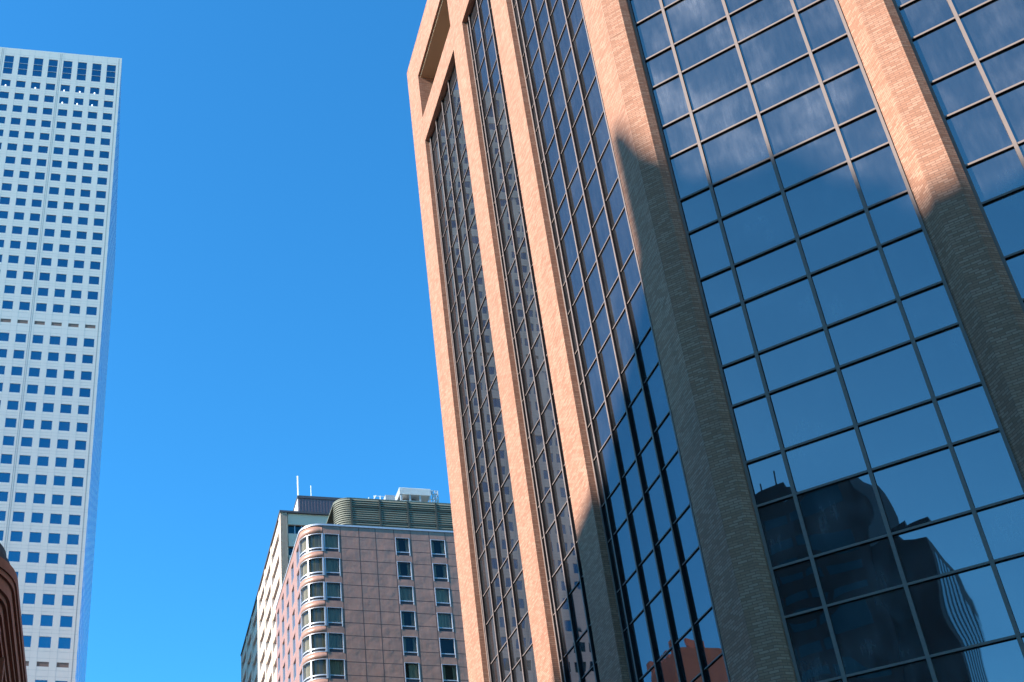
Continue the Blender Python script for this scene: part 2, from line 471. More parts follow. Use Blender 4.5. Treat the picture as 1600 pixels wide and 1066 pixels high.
def pane(fr, u0, u1, z0, z1, rng):
    """one sheet of glass, pillowed by a few millimetres and hung a hair off plumb"""
    n = 8
    w, h = (u1-u0)/2, (z1-z0)/2
    cu, cz = (u0+u1)/2, (z0+z1)/2
    s0 = rng.choice((1, 1, 1, -1)) * rng.uniform(.5, 1.0)
    amp = (0.0068 if fr is FB else 0.0026) * s0 * min(w, h)
    tg = .0024 if fr is FB else .0012
    tu, tz = rng.gauss(0, tg), rng.gauss(0, tg)
    ph = rng.uniform(0, 6)
    m = MB()
    P = [[None]*(n+1) for _ in range(n+1)]
    for i in range(n+1):
        for j in range(n+1):
            x, y = -1 + 2*i/n, -1 + 2*j/n
            d = amp*(1-x*x*x*x*.6-.4*x*x)*(1-y*y*y*y*.6-.4*y*y) + tu*x*w + tz*y*h
            d += 0.0004*min(w, h)*math.sin(2.3*y+ph)*math.cos(2.1*x+ph*1.7)
            P[i][j] = (fr.p(cu+x*w, d, cz+y*h), (cu+x*w, cz+y*h))
    for i in range(n):
        for j in range(n):
            q = [P[i][j], P[i+1][j], P[i+1][j+1], P[i][j+1]]
            m.face([t[0] for t in q], [t[1] for t in q], True)
    return m

rng = random.Random(11)
panes = []
cx0 = Vector((0, 0, H0))
for fr, bays in ((FB, B_BAYS[:2]), (FA, A_BAYS[::-1]), (FB, B_BAYS[2:])):
    for a, b, muls in bays:
        us = [a] + muls + [b]
        for i in range(len(us)-1):
            for j in range(len(edges)-1):
                z0, z1 = edges[j], edges[j+1]
                if z1 < 3: continue
                p = pane(fr, us[i]*S, us[i+1]*S, z0, z1, rng)
                c = fr.p((us[i]+us[i+1])/2*S, 0, (z0+z1)/2)
                # solid angle in the picture
                v = c - cx0
                cosn = abs(v.normalized() @ fr.n) if False else abs(v.normalized().dot(fr.n))
                size = (us[i+1]-us[i])*(z1-z0)*cosn/v.length_squared
                d_ = v.dot(Vector((0, math.cos(PITCH), math.sin(PITCH))))
                px = 378.659 + 1918.066*v.x/d_
                py = 794.238 - 1918.066*(v.dot(Vector((0, -math.sin(PITCH), math.cos(PITCH)))))/d_
                vis = -60 < px < 1660 and -60 < py < 1120
                panes.append((size if vis else 0, p, fr))
panes.sort(key=lambda t: -t[0])
rest = MB()
for i, (sz, p, fr_) in enumerate(panes):
    if i < 100:
        p.build('glass_pane', M['glassA' if fr_ is FA else 'glassB'], tower, weld=True)
    else:
        b0 = len(rest.v)
        rest.v += p.v; rest.f += [tuple(q+b0 for q in f) for f in p.f]; rest.uv += p.uv; rest.sm += p.sm; rest.mi += [0 if fr_ is FB else 1]*len(p.f)
rest.build('glass_panes', [M['glassB'], M['glassA']], tower, weld=True, kind='stuff')

# vertical mullions and edge frames
for fr, bays in ((FA, A_BAYS), (FB, B_BAYS)):
    for a, b, muls in bays:
        for u in muls:
            mw = MW if fr is FB else MW*.75
            m = MB(); capped(m, fr, u*S-mw/2, u*S+mw/2, 0.004, MD*(1.0 if fr is FB else 1.25), ZG, Z_LB0-.004); m.build('mullion', [M['bronze'], M['black']], tower)
        for u0, u1 in ((a*S+.003, a*S+MW*.9), (b*S-MW*.9, b*S-.003)):
            m = MB(); capped(m, fr, u0, u1, 0.004, MD*.95, ZG, Z_LB0-.004); m.build('edge_frame', [M['bronze'], M['black']], tower)
# transoms: one bar per bay and line
trans = []
for fr, bays in ((FB, B_BAYS[:2]), (FA, A_BAYS[::-1]), (FB, B_BAYS[2:])):
    for a, b, muls in bays:
        us = [a*S+MW*.9] + [u*S for u in muls] + [b*S-MW*.9]
        for z in rows:
            m = MB()
            for i in range(len(us)-1):
                tw, td = (TW, MD*.8) if fr is FB else (TW*.55, MD*.5)
                a_, b_ = us[i]+(MW/2 if i else 0)+.001, us[i+1]-(MW/2 if i < len(us)-2 else 0)-.001
                m.box(fr, a_, b_, 0.006, td-.02, z-tw/2+.008, z+tw/2-.008, skip='b', mi=1)
                m.box(fr, a_, b_, td-.02, td, z-tw/2, z+tw/2, mi=0)
            trans.append((z, m))
key = lambda t: 0 if 8 < t[0] < 60 else 1
trans_s = sorted(trans, key=key)
rest = MB()
for i, (z, m) in enumerate(trans_s):
    if i < 100: m.build('transom', [M['bronze'], M['black']], tower)
    else:
        b0 = len(rest.v); rest.v += m.v; rest.f += [tuple(q+b0 for q in f) for f in m.f]; rest.uv += m.uv; rest.sm += m.sm; rest.mi += m.mi
rest.build('transoms', [M['bronze'], M['black']], tower, kind='stuff')

# ================================================================== the white stone tower
SR = 186.0
FR = Frame(dR, nR, -SR)                    # front, d = 0 on the stone face
U1, U0 = -0.0333*SR, -0.2463*SR
DEP = 0.35*SR
base = FR.p((U0+U1)/2, -DEP/2, 0)
wt = thing('white_tower', 'slender pale stone skyscraper with a regular grid of small blue windows, at the left edge', 'building', (base.x, base.y, 0))
PW, WW, WH = 0.01723*SR, 0.0105*SR, 0.0109*SR
wl = [(-0.0503-0.01723*i)*SR for i in range(12)]   # left edges of the window columns
ZT = 1.2259*SR
bands = [(1.1806*SR, 1.2121*SR, 'tall')]
for i in range(17): bands.append(((1.1593-0.0209*i + (0.0001*i))*SR, (1.1702-0.0209*i+(0.0001*i))*SR, 'win'))
bands.append((0.8089*SR, 0.8134*SR, 'louvre'))
for i in range(17): bands.append(((0.7845-0.02098*i)*SR, (0.7954-0.02098*i)*SR, 'win'))
bands.append((0.4310*SR, 0.4356*SR, 'louvre'))
for i in range(20):
    z1 = (0.4185-0.02098*i)*SR
    if z1 < 8: break
    bands.append((z1-WH, z1, 'win'))
bands.sort()
RV = 0.10
def stone_face(fr, cols, u0, u1, reveal, nm='stone_wall'):
    m = MB()
    z = ZG
    spans = []
    for b in bands: spans.append((z, b[0], None)); spans.append((b[0], b[1], b[2])); z = b[1]
    spans.append((z, ZT, None))
    cs = sorted(cols)
    # piers, full height, 3 cm proud of the spandrels
    edges_ = [u0] + [e for c in cs for e in (c, c+WW)] + [u1]
    for i in range(0, len(edges_), 2):
        a, b = edges_[i], edges_[i+1]
        m.box(fr, a, b, -reveal-.3, 0, ZG, ZT, skip='btu')
    for s0, s1, k in spans:
        if k: continue
        for c in cs:
            m.box(fr, c, c+WW, -reveal-.3, -0.006, s0, s1, skip='blr')
    return m.build(nm, M['stone'], wt)
stone_face(FR, wl, U0, U1, RV)
FS = Frame(-nR, dR, U1, SR)               # right flank: u runs away from the eye, measured from the front
ns = 19
PS = DEP/ns
sl_cols = [(i+.5)*PS - WW/2 for i in range(ns)]
FSf = Frame(-nR, dR, U1, SR)
m = MB(); m.box(FSf, .01, DEP, -.31, -.006, ZG, ZT-.3, skip='b'); m.build('flank_glazing', M['flankglass'], wt)
m = MB()
for i in range(ns+1):
    c = i*PS
    m.box(FSf, max(c-.10, .012), c+.10, -.02, 0.0, ZG, ZT-.3, skip='b')
for b in bands: m.box(FSf, .012, DEP, -.02, -.003, b[1]+.3, b[1]+1.2, skip='b')
m.build('flank_grid', M['stone'], wt)
# back and far flank, roof
m = MB()
m.box(FR, U0+.35, U1-.35, -DEP, -.6, ZG, ZT-1.5, skip='')
m.build('tower_core', M['core'], wt)
m = MB(); m.box(FR, U0, U1, -DEP, -.31, ZT-.25, ZT-.05); m.build('roof', M['stone'], wt)
m = MB(); m.box(FR, U0-.02, U0+.3, -DEP, -.62, ZG, ZT); m.build('stone_flank', M['stone'], wt)
# dark seams: every fourth pier and near the corners
for u in (-0.1055, -0.1744):
    m = MB()
    for o in (-.16, .16): m.box(FR, u*SR+o-.035, u*SR+o+.035, -.01, .012, ZG, ZT-.3)
    m.build('pier_seam', M['seam'], wt)
for u in (U1-.62, U0+.62):
    m = MB(); m.box(FR, u-.05, u+.05, -.01, .012, ZG, ZT-.3); m.build('pier_seam', M['seam'], wt)
# horizontal joints in the stone
m = MB()
for b in bands:
    for z in (b[0]-.62, b[1]+.62):
        m.box(FR, U0+.01, U1-.01, -.02, .002, z-.014, z+.014)
for c in wl:
    for e in (c-.03, c+WW+.01): m.box(FR, e, e+.02, -.02, .0015, ZG, ZT-.3)
m.build('stone_joints', M['joint2'], wt, kind='stuff')
# windows
wins = []
for c in wl:
    for b in bands:
        wins.append((c, b))
vis = [w for w in wins if w[0] > -0.19*SR and w[1][1] > .40*SR and w[1][2] == 'win']
vis.sort(key=lambda w: (w[1][1], -w[0]))
chosen = set(id(w) for w in vis[:72])
tallw = [w for w in wins if w[1][2] == 'tall' and w[0] > -.19*SR]
chosen |= set(id(w) for w in tallw)
rest = MB(); lou = [w for w in wins if w[1][2] == 'louvre']
wr = random.Random(3)
def win_geo(m, fr, c, b, rev):
    t1, t2 = wr.gauss(0, .012), wr.gauss(0, .012)
    P = fr.p
    pts = [(c, -rev+t1, b[0]), (c+WW, -rev-t1, b[0]), (c+WW, -rev-t1+t2, b[1]), (c, -rev+t1+t2, b[1])]
    m.face([P(*p) for p in pts], [(p[0], p[2]) for p in pts])
for w in wins:
    c, b = w
    if b[2] == 'louvre':
        m = MB(); m.box(FR, c, c+WW, -RV-.1, -.06, b[0], b[1], skip='b')
        if c > -.19*SR: m.build('louvre', M['grille'], wt)
        else: rest_l = m; m.build('louvre', M['grille'], wt)
    elif id(w) in chosen:
        m = MB(); win_geo(m, FR, c, b, RV)
        o = m.build('window', M['officeglass'], wt)
        if b[2] == 'tall':
            t = MB()
            for f in (.36, .68):
                z = b[1]-(b[1]-b[0])*f
                t.box(FR, c, c+WW, -RV+.015, -RV+.09, z-.045, z+.045)
            t.build('glazing_bar', M['alu'], o)
    else: win_geo(rest, FR, c, b, RV)
rest.build('windows', M['officeglass'], wt, kind='stuff')
# small glowing white boxes set low against some upper windows
lm, nt, nd, lk, b_ = newmat('white_glow')
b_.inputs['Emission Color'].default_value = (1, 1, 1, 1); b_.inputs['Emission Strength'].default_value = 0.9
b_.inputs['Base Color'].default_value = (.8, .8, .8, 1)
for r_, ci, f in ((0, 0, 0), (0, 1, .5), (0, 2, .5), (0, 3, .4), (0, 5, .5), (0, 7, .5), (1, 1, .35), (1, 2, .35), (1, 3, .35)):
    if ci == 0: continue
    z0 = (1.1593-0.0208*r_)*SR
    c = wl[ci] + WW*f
    m = MB(); m.box(FR, c-.13, c+.13, -RV+.01, -RV+.05, z0+.05, z0+.5); m.build('glow_box', lm, wt)

# ================================================================== the copper-clad hotel
SH = 111.0
FH = Frame(dR, nR, -SH)
ZH = 0.5892*SH
uC = 0.1894*SH; uS = 0.170*SH; rC = uC-uS
uE = 0.375*SH
dBk = -0.185*SH
hb = FH.p((uS+uE)/2, dBk/2, 0)
hotel = thing('hotel_building', 'copper brown panelled hotel block with a rounded corner and curtained windows', 'building', (hb.x, hb.y, 0))
FHs = Frame(-nR, -dR, -uS, SH)            # left flank: u runs away from the eye; outward is -dR
def arc(off, n=14, a0=0.0, a1=90.0):
    """xy points on the rounded corner, from the flank round to the front; off = outward offset"""
    out = []
    for i in range(n+1):
        t = R(a0 + (a1-a0)*i/n)
        u = uC - (rC+off)*math.cos(t); d = -rC + (rC+off)*math.sin(t)
        out.append(xy(FH, u, d))
    return out
# body
prof = [xy(FH, uS, dBk)] + arc(0) + [xy(FH, uE, 0), xy(FH, uE, dBk)]
FL = 0.02592*SH
zw = [(0.5805*SH - FL*j) for j in range(11)]   # window heads
WHH = 0.0191*SH
winU = [(0.2597*SH, 0.2736*SH), (0.2941*SH, 0.3086*SH), (0.3290*SH, 0.3430*SH)]
cornW = (0.1908*SH, 0.2052*SH)
sideW = [(1.0225+.0345*i, 1.0225+.0345*i+.0165) for i in range(5)]
wall = MB()
# front wall in cells, leaving the openings
xs = sorted([uC, cornW[0], cornW[1], uE] + [e for w in winU for e in w])
opens = [cornW] + winU
zlist = []
for j, zt in enumerate(zw): zlist.append((zt-WHH, zt))
zl = sorted([e for p in zlist for e in p])
zs = [ZG] + zl + [ZH]
for i in range(len(xs)-1):
    a, b = xs[i], xs[i+1]
    isop = any(abs(a-o[0]) < .01 and abs(b-o[1]) < .01 for o in opens)
    if not isop:
        wall.box(FH, a, b, -.5, 0, ZG, ZH, skip='bu')
    else:
        z = ZG
        for z0, z1 in sorted(zlist):
            wall.box(FH, a, b, -.5, 0, z, z0, skip='blr'); z = z1
        wall.box(FH, a, b, -.5, 0, z, ZH, skip='blr')
# flank
sx = [rC/1.0] 
fs = [(w[0]-1)*SH for w in sideW for w in [w]]
xs2 = [rC] + [ (e-1)*SH for w in sideW for e in w] + [-dBk]
for i in range(0, len(xs2), 2):
    wall.box(FHs, xs2[i], xs2[i+1], -.5, 0, ZG, ZH, skip='bu')
for w in sideW:
    z = ZG
    for z0, z1 in sorted(zlist):
        wall.box(FHs, (w[0]-1)*SH, (w[1]-1)*SH, -.5, 0, z, z0, skip='blr'); z = z1
    wall.box(FHs, (w[0]-1)*SH, (w[1]-1)*SH, -.5, 0, z, ZH, skip='blr')
# rounded corner bands
def arcband(m, z0, z1, off=0, th=.5, smooth=True, a0=0, a1=90):
    o = arc(off, a0=a0, a1=a1); n_ = arc(off-th, a0=a0, a1=a1); L = 0
    for i in range(len(o)-1):
        a, b = o[i], o[i+1]; c, e = n_[i], n_[i+1]
        l = (b-a).length
        V3 = lambda p, z: Vector((p.x, p.y, z+H0))
        m.face([V3(a,z0), V3(b,z0), V3(b,z1), V3(a,z1)], [(L,z0),(L+l,z0),(L+l,z1),(L,z1)], smooth)
        m.face([V3(a,z1), V3(b,z1), V3(e,z1), V3(c,z1)], [(0,0)]*4)
        m.face([V3(c,z0), V3(e,z0), V3(b,z0), V3(a,z0)], [(0,0)]*4)
        L += l
z = ZG
for z0, z1 in sorted(zlist):
    arcband(wall, z, z0); z = z1
arcband(wall, z, ZH)
wall.build('copper_cladding', M['copper'], hotel, weld=True)
m = MB(); m.prism([xy(FH, uS+.6, dBk), *arc(-.6), xy(FH, uE-.1, -.6), xy(FH, uE-.1, dBk)][::-1], ZG, ZH-.6); m.build('rooms', M['room'], hotel)
m = MB(); m.prism([xy(FH, uS-.08, dBk)] + arc(.08) + [xy(FH, uE, .08), xy(FH, uE, dBk)], ZH+.002, ZH+.20); m.build('parapet_cap', M['alu'], hotel)
# panel joints: dark recessed lines on the face (3 mm proud sheets)
m = MB()
vj = [.2067, .2246, .2407, .2588, .2751, .2932, .3092, .3271, .3440]
jh = .03
for u in vj: m.box(FH, u*SH-jh, u*SH+jh, -.01, .006, ZG, ZH-.01, skip='b')
for u in (uC,): m.box(FH, u-jh, u+jh, -.01, .006, ZG, ZH-.01, skip='b')
hz = []
j = 0
while 0.5786*SH - j*FL/2 > 5: hz.append(0.5786*SH - j*FL/2); j += 1
segs = [(cornW[1], .2588*SH), (.2751*SH, .2932*SH), (.3092*SH, .3271*SH), (.3440*SH, uE)]
for z in hz:
    for a, b in segs: m.box(FH, a+.04, b-.04, -.01, .005, z-jh, z+jh, skip='b')
jn = m.build('panel_joints', M['joint'], hotel, kind='stuff')

cr = random.Random(5)
def curtain(fr, a, b, z0, z1, parent, d=-.34):
    n = max(6, int((b-a)/.09))
    mm = MB()
    for i in range(n):
        u, v_ = a+(b-a)*i/n, a+(b-a)*(i+1)/n
        e0 = d + .05*math.sin(i*1.7+cr.random()); e1 = d + .05*math.sin((i+1)*1.7+.3)
        if i % 2: e0, e1 = d+.045, d-.045
        else: e0, e1 = d-.045, d+.045
        mm.face([fr.p(u, e0, z0), fr.p(v_, e1, z0), fr.p(v_, e1, z1), fr.p(u, e0, z1)], [(u, z0), (v_, z0), (v_, z1), (u, z1)])
    return mm.build('curtain', M['curtain'], parent)
def hotel_window(fr, a, b, zt, mode, simple=False):
    z0, z1 = zt-WHH, zt
    t = .075
    bar = z0 + .40
    m = MB()
    m.box(fr, a, a+t, -.30, .03, z0, z1); m.box(fr, b-t, b, -.30, .03, z0, z1)
    m.box(fr, a+t, b-t, -.30, .025, z1-t*.6, z1)
    m.box(fr, a+t, b-t, -.18, -.02, bar-.05, bar+.05)
    w = m.build('window', M['alu'], hotel)
    m = MB()
    m.face([fr.p(a+t, -.12, bar), fr.p(b-t, -.12, bar), fr.p(b-t, -.12, z1-t*.6), fr.p(a+t, -.12, z1-t*.6)], [(a, bar), (b, bar), (b, z1), (a, z1)])
    m.build('pane', M['winglass'], w)
    m = MB(); m.box(fr, a+t, b-t, -.30, -.10, z0, bar-.05, skip='b'); m.build('vent_grille', M['cornicedark'], w)
    W = b-a
    if mode == 'full': curtain(fr, a+t, b-t, bar-.02, z1-.05, w)
    elif mode == 'sides':
        curtain(fr, a+t, a+W*.28, bar-.02, z1-.05, w); curtain(fr, b-W*.25, b-t, bar-.02, z1-.05, w)
    elif mode == 'half': curtain(fr, a+W*.35, b-t, bar-.02, z1-.05, w)
    return w
modesA = ['sides', 'sides', 'full', 'sides', 'sides', 'half', 'full', 'sides', 'full', 'sides', 'full']
modesB = ['sides', 'sides', 'full', 'full', 'none', 'sides', 'full', 'half', 'full', 'sides', 'full']
for j, zt in enumerate(zw):
    hotel_window(FH, *winU[0], zt, modesA[j]); hotel_window(FH, *winU[1], zt, modesB[j])
    hotel_window(FH, cornW[0], cornW[1], zt, 'full')
    # curved corner window with its own mullion and gathered curtain
    z0, z1 = zt-WHH, zt; bar = z0+.42
    m = MB()
    arcband(m, z0, z0+.06, off=.02, th=.25); arcband(m, bar-.06, bar+.06, off=-.02, th=.15); arcband(m, z1-.05, z1, off=.02, th=.25)
    m.box(FH, uC-.11, uC+.06, -.3, .05, z0, z1)
    for ang in (2, 45):
        p = arc(.03, n=1, a0=ang-1.6, a1=ang+1.6); q_ = arc(-.25, n=1, a0=ang-1.6, a1=ang+1.6)
        m.prism([p[0], p[1], q_[1], q_[0]][::-1], z0, z1)
    w = m.build('corner_window', M['alu'], hotel)
    m = MB(); arcband(m, bar, z1-.05, off=-.10, th=.01); 
    g = MB()
    o = arc(-.10)
    for i in range(len(o)-1):
        a_, b_2 = o[i], o[i+1]
        g.face([Vector((a_.x, a_.y, bar+H0)), Vector((b_2.x, b_2.y, bar+H0)), Vector((b_2.x, b_2.y, z1-.05+H0)), Vector((a_.x, a_.y, z1-.05+H0))], [(i*.2, 0), (i*.2+.2, 0), (i*.2+.2, 1), (i*.2, 1)], True)
    g.build('pane', M['winglass'], w, weld=True)
    g = MB(); arcband(g, z0+.06, bar-.06, off=-.12, th=.1); g.build('vent_grille', M['cornicedark'], w)
    g = MB()
    o = []
    for i in range(49):
        o.append(arc(-.33 + (.05 if i % 2 else -.04), n=48)[i])
    for i in range(48):
        a_, b_2 = o[i], o[i+1]
        g.face([Vector((a_.x, a_.y, bar+H0)), Vector((b_2.x, b_2.y, bar+H0)), Vector((b_2.x, b_2.y, z1-.05+H0)), Vector((a_.x, a_.y, z1-.05+H0))], [(i*.09, 0), (i*.09+.09, 0), (i*.09+.09, 2), (i*.09, 2)])
    g.build('curtain', M['curtain'], w)
    if j < 10:
        for w_ in sideW:
            a, b = (w_[0]-1)*SH, (w_[1]-1)*SH
            m = MB()
            for e in (a, b-.08): m.box(FHs, e, e+.08, -.2, -.01, z0, z1)
            m.box(FHs, a+.08, b-.08, -.2, -.02, z0, z0+.08)
            wo_ = m.build('flank_window', M['alu'], hotel)
            g = MB(); g.face([FHs.p(a+.08, -.12, z0+.08), FHs.p(b-.08, -.12, z0+.08), FHs.p(b-.08, -.12, z1), FHs.p(a+.08, -.12, z1)][::-1], [(a, z0), (b, z0), (b, z1), (a, z1)][::-1])
            g.build('pane', M['creamglass'], wo_)

# louvred plant screen on the roof
kL = 1.04
zL = 0.6224*kL*SH; uLs = 0.3275*zL; uLf = 0.2184*kL*SH; rL = uLf-uLs
FLv = Frame(dR, nR, -kL*SH)
def arcL(off, n=14):
    return [xy(FLv, uLf-(rL+off)*math.cos(R(90*i/n)), -rL+(rL+off)*math.sin(R(90*i/n))) for i in range(n+1)]
lb = MB()
lb.prism([xy(FLv, uLs, -.13*SH)] + arcL(0) + [xy(FLv, uE-.3, 0), xy(FLv, uE-.3, -.13*SH)], ZH-.05, zL-.12, smooth=False)
for i in range(len(lb.sm)-2): lb.sm[i] = True
scr = lb.build('louvre_screen', M['louvrefin'], hotel, weld=False)
m = MB(); m.prism([xy(FLv, uLs-.05, -.13*SH)] + arcL(.05) + [xy(FLv, uE-.3, .05), xy(FLv, uE-.3, -.13*SH)], zL-.115, zL); m.build('screen_cap', M['louvre'], hotel)
for u in (.2184, .2465, .2743, .3023, .3303):
    m = MB(); m.box(FLv, u*kL*SH-.10, u*kL*SH+.10, -.1, .16, ZH+.2, zL-.12); m.build('screen_post', M['louvrefin'], hotel)
bl = MB()
nb = 22
for i in range(nb):
    zt_ = zL-.14 - (zL-.14-ZH-.2)*i/nb
    hh = (zL-.14-ZH-.2)/nb
    top = [xy(FLv, uLs-.02, -.13*SH)] + arcL(.02) + [xy(FLv, uE-.4, .02)]
    bot = [xy(FLv, uLs-.10, -.13*SH)] + arcL(.125) + [xy(FLv, uE-.4, .125)]
    for k2 in range(len(top)-1):
        q = [(bot[k2], zt_-hh*.86), (bot[k2+1], zt_-hh*.86), (top[k2+1], zt_), (top[k2], zt_)]
        L0 = k2*.35 if k2 < 15 else 5
        bl.face([Vector((p.x, p.y, z+H0)) for p, z in q], [(L0, zt_-hh), (L0+.35, zt_-hh), (L0+.35, zt_), (L0, zt_)], True)
bl.build('louvre_blades', M['blade'], hotel)
for f in (.18, .45, .72):
    z = zL-(zL-ZH)*f
    m = MB(); m.box(FLv, uLf, uE-.4, -.05, .155, z-.07, z+.03)
    pr = arcL(.04); 
    m.build('screen_rail', M['louvrefin'], hotel)

# cooling tower frame on the roof of the hotel
kc = 1.09
FC = Frame(dR, nR, -kc*SH)
cz = lambda z: z*kc*SH
cu = lambda u: u*kc*SH
cb = FC.p(cu(.285), -2, 0)
ct = thing('cooling_tower', 'galvanised cooling plant frame standing on the hotel roof behind the louvred screen', 'cooling tower', (cb.x, cb.y, ZH+H0))
m = MB(); m.box(FC, cu(.2678), cu(.2985), -4, 0, cz(.6300), cz(.6378)); m.build('casing', M['galv'], ct)
m = MB()
for i in range(34):
    u = cu(.2678)+(cu(.2985)-cu(.2678))*i/33
    m.box(FC, u-.03, u+.03, .001, .05, cz(.6300), cz(.6376))
m.build('cladding_ribs', M['white'], ct)
for u in (.2692, .2780, .2880, .2978):
    for d in (-3.9, -.15):
        m = MB(); m.box(FC, cu(u)-.10, cu(u)+.10, d-.1, d+.1, ZH+.3, cz(.6300)); m.build('leg', M['galv'], ct)
m = MB(); m.box(FC, cu(.2690), cu(.2890), -3.4, -.4, cz(.6225), cz(.6252)); m.build('tank', M['white'], ct)
m = MB()
m.box(FC, cu(.2720), cu(.2860), -3.0, -1.2, cz(.6252), cz(.6299)); m.build('fan_housing', M['core'], ct)
for u in (.3010, .3038, .3066):
    for d in (-3.9, -.2):
        m = MB(); m.tube(FC.p(cu(u), d, ZH+.3), FC.p(cu(u), d, cz(.6372)), .07); m.build('post', M['galv'], ct)
m = MB()
for z in (.6270, .6330, .6370):
    m.tube(FC.p(cu(.2985), -.2, cz(z)), FC.p(cu(.3066), -.2, cz(z)), .05)
    m.tube(FC.p(cu(.3066), -3.9, cz(z)), FC.p(cu(.3066), -.2, cz(z)), .05)
m.tube(FC.p(cu(.2990), -.2, cz(.6365)), FC.p(cu(.3066), -.2, cz(.6235)), .06)
m.build('railing', M['galv'], ct)
# smaller stepped casing and low rail to the left of it
m = MB()
m.box(FC, cu(.2545), cu(.2640), -3.5, -.6, ZH+.4, cz(.6312)); m.build('side_casing', M['galv'], ct)
cb = FC.p(cu(.246), -2, 0)
rl = thing('roof_railing', 'low thin white railing on the hotel roof left of the cooling plant', 'railing', (cb.x, cb.y, ZH+H0))
for u in (.2375, .2432, .2490):
    m = MB(); m.tube(FC.p(cu(u), -.5, ZH), FC.p(cu(u), -.5, cz(.6262 if u < .24 else .629)), .055); m.build('post', M['white'], rl)
for z in (.6245, .6285):
    m = MB(); m.tube(FC.p(cu(.2375 if z < .625 else .2432), -.5, cz(z)), FC.p(cu(.2530), -.5, cz(z)), .035); m.build('rail', M['white'], rl)
m = MB(); m.tube(FC.p(cu(.2412), -.5, cz(.6225)), FC.p(cu(.2450), -.5, cz(.6292)), .06); m.build('brace', M['white'], rl)

# ================================================================== the cream tower behind
SC = 161.0
FK = Frame(dR, nR, -SC)
FKs = Frame(-nR, -dR, -.1492*SC, SC)
ZK = .6014*SC
uK0, uK1 = .1492*SC, .36*SC
depK = (.1492/.1115 - 1)*SC
kb = FK.p((uK0+uK1)/2, -depK/2, 0)
cream = thing('cream_tower', 'cream concrete office tower with dark strip windows, partly hidden behind the copper hotel', 'building', (kb.x, kb.y, 0))
FLK = .0238*SC
heads = [.5894*SC-FLK*j for j in range(14)]
wh = .0099*SC
m = MB()
# front: corner pillar, then bands
m.box(FK, uK0+.001, .1556*SC, -1.0, 0, ZG, ZK, skip='b')
m.box(FK, .1556*SC, .1568*SC, -1.0, -.5, ZG, ZK-.01, skip='b')
z = ZG
for h in sorted(heads):
    m.box(FK, .1568*SC, uK1, -1.0, -.25, z, h-wh, skip='bl'); z = h
m.box(FK, .1568*SC, uK1, -1.0, -.25, z, ZK-.01, skip='b')
# flank
fl = [0, 1.0145-1, 1.066-1, 1.074-1, 1.116-1, 1.123-1, 1.166-1]
piers = [(.0, .012), (.0655, .0735), (.1155, .1225), (.1650, .1850)]
p0 = .1785
while p0 < depK/SC - .05:
    piers.append((p0+.048, p0+.055)); p0 += .052
piers = piers[:4] + [(.2270, .2345), (.2780, .2860), (depK/SC-.006, depK/SC)]
for a, b in piers: m.box(FKs, a*SC, b*SC, -1.0, 0.0 if a else 0.0, ZG, ZK-.005, skip='b')
for i in range(len(piers)-1):
    a, b = piers[i][1]*SC, piers[i+1][0]*SC
    z = ZG
    for h in sorted(heads): m.box(FKs, a, b, -1.0, -.12, z, h-wh, skip='blr'); z = h
    m.box(FKs, a, b, -1.0, -.12, z, ZK-.006, skip='blr')
m.build('concrete_frame', M['cream'], cream)
m = MB(); m.box(FK, uK0+1.0, uK1, -depK, -1.0, ZG, ZK-.5); m.build('core', M['core'], cream)
m = MB(); m.box(FK, uK0-.12, uK1, -depK, .12, ZK+.002, ZK+.32); m.build('roof_flashing', M['cornicedark'], cream)
for h in heads[:11]:
    for i in range(len(piers)-1):
        a, b = piers[i][1]*SC, piers[i+1][0]*SC
        if h < 45: continue
        g = MB(); g.box(FKs, a, b, -.6, -.42, h-wh, h, skip='lrtub'); g.build('window', M['creamglass'], cream)
    if h > 60:
        u = .1568*SC
        o = None
        for i in range(5):
            b = u + .0066*SC*1.0
            g = MB(); g.box(FK, u+.06, b-.06, -.8, -.62, h-wh, h, skip='lrtub'); w = g.build('window', M['darkglass'], cream)
            g = MB(); g.box(FK, b-.06, b+.06, -.8, -.5, h-wh, h, skip='b'); g.build('mullion', M['alu'], w)
            u = b
# penthouse
kp = 1.05
FP = Frame(dR, nR, -kp*SC)
uP = .1668*kp*SC; zP = .6212*kp*SC
m = MB(); m.box(FP, uP, uP+30, -28, 0, ZK+.33, zP-.5); m.build('penthouse', M['purple'], cream)
m = MB()
for i in range(60):
    u = uP + .25 + i*.5
    m.box(FP, u-.05, u+.05, .001, .07, ZK+.33, zP-.52)
m.build('penthouse_ribs', M['purple'], cream)
m = MB(); m.box(FP, uP-.12, uP+30.1, -28, .12, zP-.495, zP); m.build('penthouse_cap', M['cornicedark'], cream)
FPs = Frame(-nR, -dR, -uP, kp*SC)
m = MB(); m.box(FPs, 0.05, 27.9, .003, .06, ZK+.33, zP-.51); m.build('sunlit_side', M['white'], cream)  # white skin puts the sunlit look of this side into its colour
for (u, zt, r_, lab) in ((.1684, .6480, .16, 'taller thick white mast on the roof of the cream tower'), (.1811, .6380, .07, 'shorter thin antenna mast on the roof of the cream tower')):
    b_ = FP.p(u*kp*SC, -1.2, zP)
    t = thing('antenna_mast', lab, 'mast', b_)
    m = MB(); m.tube(FP.p(u*kp*SC, -1.2, zP), FP.p(u*kp*SC, -1.2, zt*kp*SC), r_, 8); m.build('pole', M['white'], t)
    m = MB(); m.tube(FP.p(u*kp*SC, -1.2, zP), FP.p(u*kp*SC, -1.2, zP+.4), r_*1.8, 8); m.build('foot', M['galv'], t)

